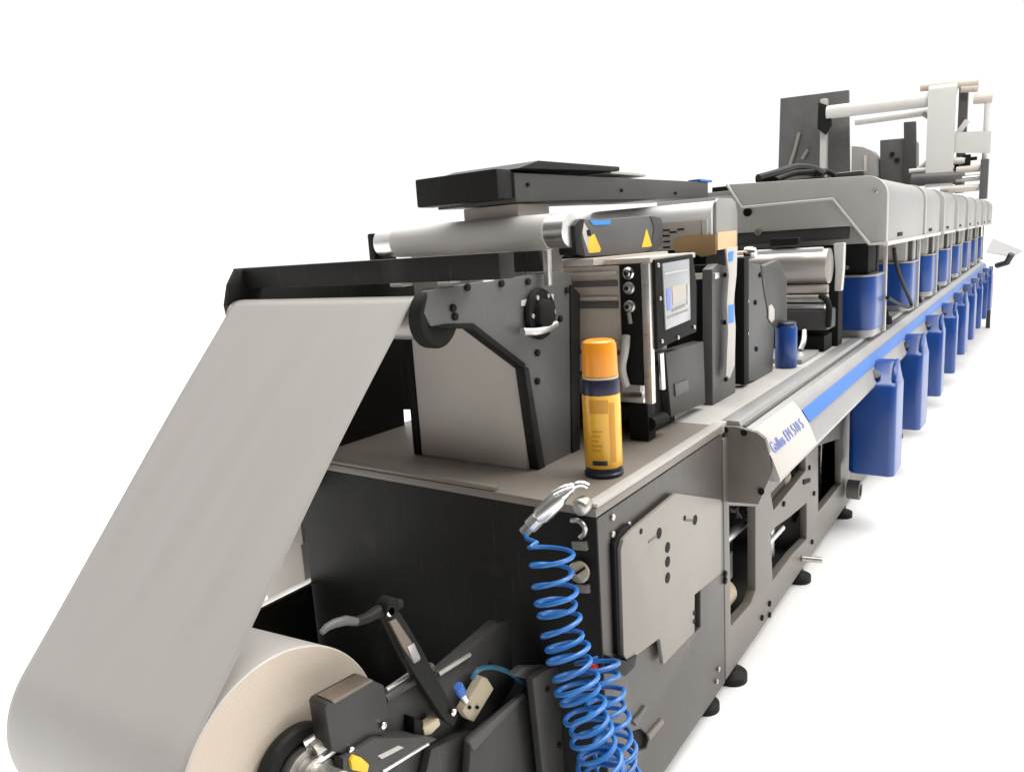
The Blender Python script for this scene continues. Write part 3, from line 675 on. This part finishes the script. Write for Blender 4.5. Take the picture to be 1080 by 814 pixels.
MB().box(-1.6, -.80, 3.63, 3.80, 1.03, 1.125, .01).build('ink_tray', 'char', pc)
MB().box(-1.6, -.80, 3.85, 3.95, .927, 1.40).build('rear_wall', 'soot', pc)
MB().box(-1.6, -.82, 3.66, 3.82, .927, 1.0).build('pedestal', 'soot', pc)
MB().py([(812, 252), (842, 251), (842, 258), (812, 260)], 3.64, .04).build('clamp', 'soot', pc)
MB().box(-1.3, -.83, 3.30, 3.60, .927, .945, .003).build('tray', 'silver', pc)
for x in (-.98, -.90):
    MB().tube([(x, 3.62, 1.03), (x + .01, 3.58, .99), (x, 3.55, .95)], .012, smooth=2).build('drain_tube', 'alu', pc)
MB().tube([(-.84, 3.66, 1.19), (-.80, 3.64, 1.17), (-.79, 3.62, 1.11), (-.80, 3.64, 1.05)], .014, smooth=2).build('hose', 'soot', pc)

# ------------------------------------------------------------------ print units
def guard(y, root):
    pl = [(-1.0, y + .015), (-.90, y), (-.83, y - .004)]
    pl += [(-.692 - .07 + .07 * math.sin(t), y + .07 - .074 * math.cos(t)) for t in [k * math.pi / 24 for k in range(13)]]
    pl += [(-.692, y + .26), (-1.0, y + .26)]
    g = MB().prism([(a, b, .965) for a, b in pl], (0, 0, .275), bev=.004).build('ink_guard', 'blue', root, angle=32)
    MB().prism([(a + .004 if a > -.95 else a, b - .004 if b < y + .2 else b, 1.2405) for a, b in pl], (0, 0, .010), bev=.002).build('rim', 'silver', g)
    MB().prism([(a - .01, b + .012, .927) for a, b in pl], (0, 0, .037)).build('foot', 'silver', g)
def make_unit(y0, ln, first):
    r = thing('print_unit', 'grey hooded print unit', 'print unit', (-1.25, y0 + ln / 2, .926), 'grey hooded print units in a row')
    xl, xr, zt, zb = -1.80, -.622, 1.728, 1.412
    arc = [(xr - .10 + .10 * math.cos(a), zt - .10 + .10 * math.sin(a)) for a in [i * math.pi / 16 for i in range(9)]]
    h = MB().prism([(xl, y0 + .05, zb), (xr, y0 + .05, zb)] + [(x, y0 + .05, z) for x, z in arc] + [(xl, y0 + .05, zt)], (0, ln - .11, 0), bev=.004).build('hood', 'hood_dimmed', r)
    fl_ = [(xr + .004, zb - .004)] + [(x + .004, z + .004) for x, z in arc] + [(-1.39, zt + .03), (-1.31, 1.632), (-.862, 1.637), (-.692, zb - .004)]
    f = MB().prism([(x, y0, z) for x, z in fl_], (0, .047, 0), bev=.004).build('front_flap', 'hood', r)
    MB().tube([(x, y0 - .003, z) for x, z in [(-1.39, zt + .03), (-1.31, 1.632), (-.862, 1.637), (-.692, zb - .004), (xr, zb - .004)]], .0075).build('edge_trim', 'trim', f)
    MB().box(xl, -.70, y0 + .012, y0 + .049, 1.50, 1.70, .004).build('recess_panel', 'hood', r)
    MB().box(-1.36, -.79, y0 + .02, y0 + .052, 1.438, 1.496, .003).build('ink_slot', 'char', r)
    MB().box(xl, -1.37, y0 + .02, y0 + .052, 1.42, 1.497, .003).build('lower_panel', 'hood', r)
    MB().box(xr - .012, xr + .010, y0 + .0, y0 + ln - .02, zb - .016, zb + .004, .003).build('side_trim', 'trim', h)
    MB().box(xr - .003, xr + .0035, y0 + ln * .25, y0 + ln * .25 + .16, 1.432, 1.452, .001).build('side_slot', 'soot', h)
    MB().box(-1.75, xr - .16, y0 + ln - .06, y0 + ln + .20, 1.43, 1.66).build('rear_cover', 'dgrey', r)
    MB().cyl((xr - .03, y0 + ln + .08, 1.42), (xr - .03, y0 + ln + .08, 1.66), .014, seg=16).build('rear_tube', 'trim', r)
    for (x, z, rr, m) in ((-1.285, 1.605, .022, 'soot'), (-1.23, 1.50, .018, 'plate'), (-.67, 1.655, .010, 'steel')):
        MB().lathe((x, y0 + (.0 if x > -1 else .012), z), (0, -1, 0), [(0, 0), (0, rr), (.008, rr), (.010, rr * .6), (.004, rr * .55), (.004, 0)], 24).build('knob', m, r)
    g0 = y0 + (.17 if first else .05)
    guard(g0, r)
    MB().box(-1.02, -.73, g0 + .03, g0 + .25, 1.252, 1.405, .004).build('drive_block', 'soot' if first else 'beige', r)
    if not first:
        MB().box(-.735, -.705, g0 + .10, g0 + .16, 1.252, 1.405, .004).build('post', 'dgrey', r)
        MB().box(-.76, -.715, g0 + .22, g0 + .34, 1.252, 1.405, .004).build('post', 'trim', r)
        MB().box(-.80, -.73, g0 + .008, g0 + .026, 1.252, 1.405, .003).build('post', 'trim', r)
    else:
        for x in (-.88, -.83):
            MB().cyl((x, g0 + .03, 1.29), (x, g0 + .01, 1.29), .011, seg=16).build('bolt', 'alu', r)
    MB().box(-.700, -.682, g0 + .275, g0 + .305, .927, 1.405, .003).build('upright', 'trim', r)
    MB().box(-1.70, -.76, g0 + .46, g0 + .52, .927, 1.405).build('rear_wall', 'soot', r)
    MB().box(-1.70, -1.05, y0 + .12, g0 + .45, .927, 1.405).build('core', 'soot', r)
    MB().lathe((-.73, g0 + .62, .926), (0, 0, 1), [(0, 0), (0, .035), (.04, .03), (.05, .015), (.08, .012), (.08, 0)], 20).build('knob', 'soot', r)
    return r
ua = make_unit(3.985, 1.40, True)
ua['label'] = 'nearest and longest grey hooded print unit, above the silver cylinder'
ub = make_unit(5.40, .86, False)
PITCH = 1.07
for i in range(7):
    u = ub if i == 0 else copy_tree(ub, None, (0, PITCH * i, 0))
    if i == 6: u['label'] = 'farthest grey hooded print unit, at the small far end of the row'
    else: u['label'] = '%s grey hooded print unit in the row, counted from the silver cylinder' % ORD[i + 1]
# loose cable loop on the table beside the first unit
cb = thing('cable_loop', 'black cable bent into a V hanging from the nearest hood down to the table', 'cable', (-.67, 5.0, .93))
MB().tube([at(943, 262, 'x', -.66), at(945, 280, 'x', -.655), at(954, 303, 'x', -.65), at(962, 321, 'x', -.65), at(960, 325, 'x', -.655), at(948, 321, 'x', -.66), at(936, 314, 'x', -.67)], .010, smooth=2).build('cable', 'rubber', cb)

# ------------------------------------------------------------------ canisters hung along the rail
def rrect(x0, x1, y0, y1, z, r, n=5):
    pts = []
    for cx, cy, a0 in ((x1 - r, y0 + r, -90), (x1 - r, y1 - r, 0), (x0 + r, y1 - r, 90), (x0 + r, y0 + r, 180)):
        for k in range(n + 1):
            a = math.radians(a0 + 90 * k / n); pts.append((cx + r * math.cos(a), cy + r * math.sin(a), z))
    return pts
def canister(y):
    r = thing('canister', 'blue canister', 'canister', (-.615, y + .14, .30), 'blue canisters hung in a row under the rail')
    x0, x1, y0, y1 = -.735, -.528, y, y + .25
    # z, inset of sides, front, back : shoulders slope back to a moulded grip
    secs = [(.300, .012, .012, .012), (.304, .003, .003, .003), (.312, 0, 0, 0), (.735, 0, 0, 0), (.748, .004, .006, .003), (.758, .010, .016, .006),
            (.800, .026, .075, .010), (.835, .036, .125, .012), (.842, .046, .140, .020)]
    t = bmesh.new(); rings = []
    for z, si, fi, bi in secs: rings.append([t.verts.new(p) for p in rrect(x0 + si * 1.4, x1 - si * .5, y0 + fi, y1 - bi, z, .032)])
    for A, B in zip(rings, rings[1:]):
        for i in range(len(A)): t.faces.new((A[i], A[(i + 1) % len(A)], B[(i + 1) % len(B)], B[i]))
    t.faces.new(rings[0]); t.faces.new(rings[-1]); bmesh.ops.recalc_face_normals(t, faces=list(t.faces))
    m = MB(); m._add(t); m.build('body', 'blue', r, angle=40)
    MB().tube([(-.545, y0 + .035, .765), (-.545, y0 + .05, .80), (-.548, y0 + .10, .838), (-.55, y0 + .16, .846)], .011, smooth=2).build('handle', 'blue', r)
    MB().lathe((-.63, y0 + .055, .775), (0, -.7, .75), [(0, .0), (0, .024), (.012, .026), (.03, .026), (.033, .0)], 28).build('cap', 'navy', r)
    MB().box(-.722, -.716, y + .12, y + .18, .55, .80, .001).build('hanger', 'steel', r)
    return r
c0 = canister(3.80)
CP = .965
for k in range(9):
    c = c0 if k == 0 else copy_tree(c0, None, (0, CP * k, 0))
    if k: c.rotation_euler.z = math.radians(random.uniform(-3.5, 3.5)); c.location.z += random.uniform(-.006, .006)
    c['label'] = ('nearest and largest looking blue canister hanging under the silver rail' if k == 0 else
                  'farthest blue canister hanging under the rail, at its far end' if k == 8 else
                  '%s blue canister hanging under the silver rail, counted from the nearest' % ORD[k])

# ------------------------------------------------------------------ tower of rollers over the far units
tw = thing('turn_bar_tower', 'tall frame of rollers carrying white web strips above the far hoods', 'roller tower', (-1.2, 8.1, 1.73))
MB().box(-1.87, -1.81, 8.05, 8.13, 1.70, 2.74, .006).build('upright', 'hood', tw)
MB().py([(863, 108), (875, 112), (876, 132), (870, 142), (862, 136)], 8.0, .06).build('bearing_block', 'soot', tw)
MB().cyl((-1.80, 8.02, 2.60), (-.80, 8.02, 2.575), .062, seg=40, bev=.004).build('roller', 'trim', tw)
MB().cyl((-1.58, 8.22, 2.50), (-.82, 8.22, 2.50), .035, seg=32).build('roller', 'trim', tw)
MB().cyl((-1.0, 8.05, 2.70), (-.55, 8.05, 2.665), .035, seg=32).build('roller', 'beige', tw)
MB().cyl((-.68, 8.05, 2.635), (-.55, 8.05, 2.62), .032, seg=32).build('roller', 'beige', tw)
MB().box(-.70, -.63, 8.10, 8.2, 1.735, 2.67, .005).build('upright', 'dgrey', tw)
MB().cyl((-.475, 8.05, 1.75), (-.475, 8.05, 2.50), .022).build('upright', 'trim', tw)
MB().cyl((-.58, 8.05, 2.53), (-.44, 8.05, 2.52), .042, seg=32).build('roller', 'beige', tw)
MB().tube([(-.78, 8.05, 2.12), (-.62, 8.05, 2.36)], .024).build('turn_bar', 'trim', tw)
MB().tube([(-1.02, 8.1, 1.96), (-.86, 8.1, 2.10)], .024).build('turn_bar', 'trim', tw)
MB().tube([(-.98, 8.12, 2.48), (-.88, 8.12, 2.40), (-.86, 8.12, 2.20)], .024, smooth=2).build('turn_bar', 'hood_dimmed', tw)
MB().tube([(-.80, 8.03, 2.10), (-.68, 8.03, 1.98), (-.66, 8.03, 1.90)], .022, smooth=2).build('turn_bar', 'trim', tw)
MB().box(-.925, -.705, 7.942, 7.945, 1.80, 2.645, 0).build('hanging_web', 'web', tw)
MB().cyl((-.925, 7.99, 2.645), (-.705, 7.99, 2.635), .047, seg=32).build('web_turn', 'web', tw)
MB().prism([(-.755, 7.96, 2.265), (-.43, 7.96, 2.235), (-.43, 7.965, 2.05), (-.755, 7.965, 2.09)], (0, .003, 0)).build('cross_web', 'web', tw)
MB().cyl((-1.04, 7.98, 1.885), (-.63, 7.98, 1.87), .062, seg=40, bev=.004).build('roller', 'dgrey', tw)
MB().cyl((-1.06, 7.97, 1.965), (-.70, 7.97, 1.96), .020, seg=24).build('roller', 'trim', tw)
MB().cyl((-.80, 7.95, 1.775), (-.50, 7.95, 1.765), .030, seg=32).build('roller', 'trim', tw)
MB().cyl((-.68, 7.95, 1.93), (-.50, 7.95, 1.93), .030, seg=32).build('roller', 'beige', tw)
MB().cyl((-.68, 7.95, 1.85), (-.50, 7.95, 1.85), .028, seg=32).build('roller', 'steel', tw)
MB().cyl((-.78, 8.0, 2.02), (-.62, 8.0, 2.01), .032, seg=32).build('roller', 'trim', tw)
MB().box(-.75, -.67, 8.0, 8.08, 1.93, 1.985, .005).build('bearing_block', 'soot', tw)
MB().box(-.64, -.58, 7.98, 8.06, 1.92, 2.06, .005).build('bearing_block', 'soot', tw)
MB().box(-.70, -.53, 7.99, 8.03, 2.005, 2.035, .005).build('bearing_block', 'soot', tw)
MB().box(-.495, -.435, 7.9, 8.0, 1.66, 2.0, .006).build('bearing_block', 'dgrey', tw)
MB().box(-.74, -.52, 7.92, 8.0, 1.735, 1.775, .006).build('bearing_block', 'panel', tw)

p1 = thing('screen_panel', 'tall dark grey flat panel standing behind the tower of rollers, larger of the two', 'panel', (-1.95, 8.3, 0))
MB().py([(823, 104), (895, 95), (896, 186), (893, 200), (820, 205)], 8.25, .05, bev=.004).build('panel', 'dgrey', p1)
MB().box(-2.2, -2.1, 8.27, 8.35, 0, 2.1).build('leg', 'dgrey', p1)
MB().box(-1.9, -1.8, 8.27, 8.35, 0, 2.1).build('leg', 'dgrey', p1)
for a, b in (((838, 160), (843, 140)), ((846, 168), (852, 158)), ((832, 178), (838, 160))):
    MB().tube([at(*a, 'y', 8.23), at(*b, 'y', 8.23)], .018).build('cable', 'plate', p1)
p2 = thing('grey_cabinet', 'pale grey cabinet with a sloping round shoulder behind the hanging web', 'cabinet', (-1.62, 9.1, 0))
MB().py([(898, 154), (910, 155), (919, 159), (925, 167), (926, 215), (897, 215)], 9.0, .3, bev=.01).build('case', 'hood_dimmed', p2)
MB().py([(911, 164), (914, 164), (914, 185), (911, 185)], 8.985, .02).build('handle', 'beige', p2)
MB().box(-1.72, -1.52, 9.02, 9.25, 0, 2.05).build('leg', 'hood_dimmed', p2)
p3 = thing('dark_box', 'smaller dark grey box with tall post behind the hanging web', 'cabinet', (-1.35, 9.2, 0))
MB().py([(928, 148), (962, 145), (966, 150), (966, 212), (928, 212)], 9.1, .25, bev=.01).build('case', 'dgrey', p3)
MB().py([(953, 129), (966, 128), (967, 212), (954, 212)], 9.05, .045, bev=.006).build('post', 'char', p3)
MB().box(-1.45, -1.3, 9.12, 9.3, 0, 2.0).build('leg', 'dgrey', p3)
for u, v in ((941, 163), (946, 169)):
    q = at(u, v, 'y', 9.09); MB().cyl(q, q + Vector((0, -.01, 0)), .025, seg=20).build('knob', 'soot', p3)
# black gear lying on the nearest hood
bt = thing('cable_tray', 'black tray and bundled cables lying on top of the nearest hood', 'cable tray', (-1.3, 4.6, 1.73))
MB().box(-1.62, -1.0, 4.38, 4.75, 1.73, 1.775, .006).build('tray', 'soot', bt)
MB().tube([at(800, 190, 'y', 4.5), at(822, 184, 'y', 4.6), at(838, 178, 'y', 4.8), at(858, 180, 'y', 4.9), at(868, 186, 'y', 4.9)], .035, smooth=2).build('cable', 'rubber', bt)
MB().tube([at(818, 190, 'y', 4.5), at(835, 183, 'y', 4.7), at(850, 182, 'y', 4.8), at(872, 180, 'y', 5.0), at(885, 188, 'y', 5.0)], .018, smooth=2).build('cable', 'rubber', bt)
MB().box(-1.02, -.86, 4.75, 5.0, 1.732, 1.81, .02).build('clamp', 'char', bt)
# tray at the far end
ft = thing('delivery_tray', 'small pale sloping tray sticking out at the far end of the rail', 'tray', (-.5, 12.7, .8))
MB().prism([at(1047, 251, 'z', .87), at(1078, 264, 'z', .87), at(1068, 270, 'z', .87), at(1040, 265, 'z', .87)], (0, 0, -.03), bev=.004).build('tray', 'silver', ft)
MB().tube([at(1067, 268, 'y', 12.05), at(1062, 277, 'y', 12.1), at(1052, 280, 'y', 12.3)], .04).build('bracket', 'char', ft)
MB().box(-.60, -.55, 12.05, 12.12, 0, .84).build('leg', 'char', ft)

# ------------------------------------------------------------------ drive side box seen behind the web
mb_ = thing('drive_box', 'beige drive box on the far side of the unwinder, glimpsed behind the paper web', 'drive box', (-2.3, 1.75, 0))
MB().box(-2.40, -2.15, 1.6, 1.9, 0, .50, .006).build('case', 'panel', mb_)
MB().box(-2.40, -2.11, 1.58, 1.9, .503, .60, .006).build('cap', 'plate', mb_)

# ------------------------------------------------------------------ spray can
sc_ = thing('spray_can', 'yellow spray can with orange cap standing on the cabinet corner', 'spray can', (-.876, 1.585, .927))
B = (-.876, 1.585, .927)
MB().lathe(B, (0, 0, 1), [(0, 0), (0, .047), (.003, .0495), (.008, .0495), (.012, .0465), (.024, .0465), (.024, 0)], 56).build('base_rim', 'navy', sc_)
bd = MB().lathe(B, (0, 0, 1), [(.0242, 0), (.0242, .0468), (.028, .0475), (.208, .0475), (.2085, 0)], 56).build('body', 'yellow', sc_)
MB().lathe(B, (0, 0, 1), [(.2087, 0), (.2087, .0474), (.238, .0474), (.246, .044), (.2462, 0)], 56).build('band', 'navy', sc_)
MB().lathe(B, (0, 0, 1), [(.2464, 0), (.2464, .0445), (.252, .0450), (.2525, 0)], 56).build('seam_ring', 'tan', sc_)
MB().lathe(B, (0, 0, 1), [(.2527, 0), (.2527, .0432), (.256, .0442), (.326, .0425), (.336, .0395), (.340, .033), (.338, .0), ], 56).build('cap', 'orange', sc_)

def patch(a0, a1, z0, z1, r, name, m):
    MB().sheet([[(B[0] + r * math.cos(a), B[1] + r * math.sin(a), B[2] + z) for a in [math.radians(a0 + (a1 - a0) * k / 16) for k in range(17)]] for z in (z0, z1)]).build(name, m, bd)
patch(-100, -42, .165, .198, .0479, 'label_print', 'print')
for k in range(5): patch(-96, -62 - 6 * (k % 3), .118 - k * .012, .122 - k * .012, .0479, 'label_line', 'print')
patch(-40, -20, .04, .19, .0479, 'label_print', 'print')
patch(-96, -50, .034, .046, .0479, 'label_print', 'navy')

# ------------------------------------------------------------------ air gun and coiled hose
ag = thing('air_gun', 'silver air blow gun hanging at the cabinet corner above the blue coiled hose', 'air gun', (-.9, 1.3, .9))
def ap(u, v, y): return at(u, v, 'y', y)
MB().tube([ap(552, 562, 1.27), ap(560, 554, 1.28)], .013).build('hose_coupling', 'steel', ag)
MB().tube([ap(559, 555, 1.28), ap(567, 547, 1.29)], .017).build('collar', 'alu', ag)
MB().tube([ap(566, 548, 1.29), ap(571, 543, 1.30), ap(588, 527, 1.32), ap(592, 523, 1.325)], [.015, .021, .021, .017], seg=20).build('body', 'alu', ag)
MB().tube([ap(590, 525, 1.322), ap(597, 520, 1.33), ap(604, 514, 1.34)], [.014, .012, .010], seg=16).build('nozzle', 'alu', ag)
MB().tube([ap(602, 515, 1.338), ap(608, 511, 1.345), ap(614, 510, 1.352), ap(620, 513, 1.358)], .008, smooth=2).build('hook', 'alu', ag)
MB().tube([ap(583, 520, 1.30), ap(594, 514, 1.315), ap(604, 512, 1.335)], .006, smooth=1).build('trigger', 'alu', ag)

def helix(axis, turns, r, ph=0.0, n=26, sq=1.0):
    """coil round a bent centre line"""
    ax = [Vector(p) for p in axis]; L = [0]
    for a, b in zip(ax, ax[1:]): L.append(L[-1] + (b - a).length)
    out = []
    N = int(turns * n)
    for i in range(N + 1):
        s = (i / N) ** sq * L[-1]
        k = max(j for j in range(len(L) - 1) if L[j] <= s + 1e-9)
        c = ax[k].lerp(ax[k + 1], (s - L[k]) / max(1e-9, L[k + 1] - L[k]))
        d = (ax[min(k + 1, len(ax) - 1)] - ax[k]).normalized()
        e1 = Vector((1, 0, 0)); e1 = (e1 - d * e1.dot(d)).normalized(); e2 = d.cross(e1)
        a = ph + 2 * math.pi * i / n
        rr = r * (0.96 + 0.07 * math.sin(i * .117) + .03 * math.sin(i * .031 + 1))
        out.append(c + rr * (math.cos(a) * e1 + math.sin(a) * e2) + d * .004 * math.sin(i * .083 + ph) + d * .006 * math.sin(a + .6))
    return out
ho = thing('coiled_hose', 'bright blue coiled air hose hanging down from the air gun', 'hose', (-.88, 1.2, .5))
ax = [ap(580, 572, 1.24), ap(583, 610, 1.22), ap(590, 655, 1.20), ap(602, 700, 1.18), ap(617, 750, 1.16), ap(632, 800, 1.15), ap(645, 850, 1.15), ap(656, 900, 1.15)]
ax2 = [ax[0]]
for a, b in zip(ax, ax[1:]): ax2 += [a.lerp(b, t) for t in (.25, .5, .75, 1)]
h1 = helix(ax2, 23, .045, 2.2, sq=.84)
MB().tube([ap(553, 562, 1.265), ap(556, 568, 1.25), ap(566, 572, 1.225)] + h1, .0050, seg=8).build('coil', 'hose', ho)
bx = [ap(628, 690, 1.28), ap(636, 730, 1.25), ap(646, 775, 1.23), ap(652, 820, 1.22), ap(660, 880, 1.2)]
bx2 = [bx[0]]
for a, b in zip(bx, bx[1:]): bx2 += [a.lerp(b, t) for t in (.25, .5, .75, 1)]
MB().tube(helix(bx2, 13, .044, 1.0), .0050, seg=8).build('coil', 'hose', ho)
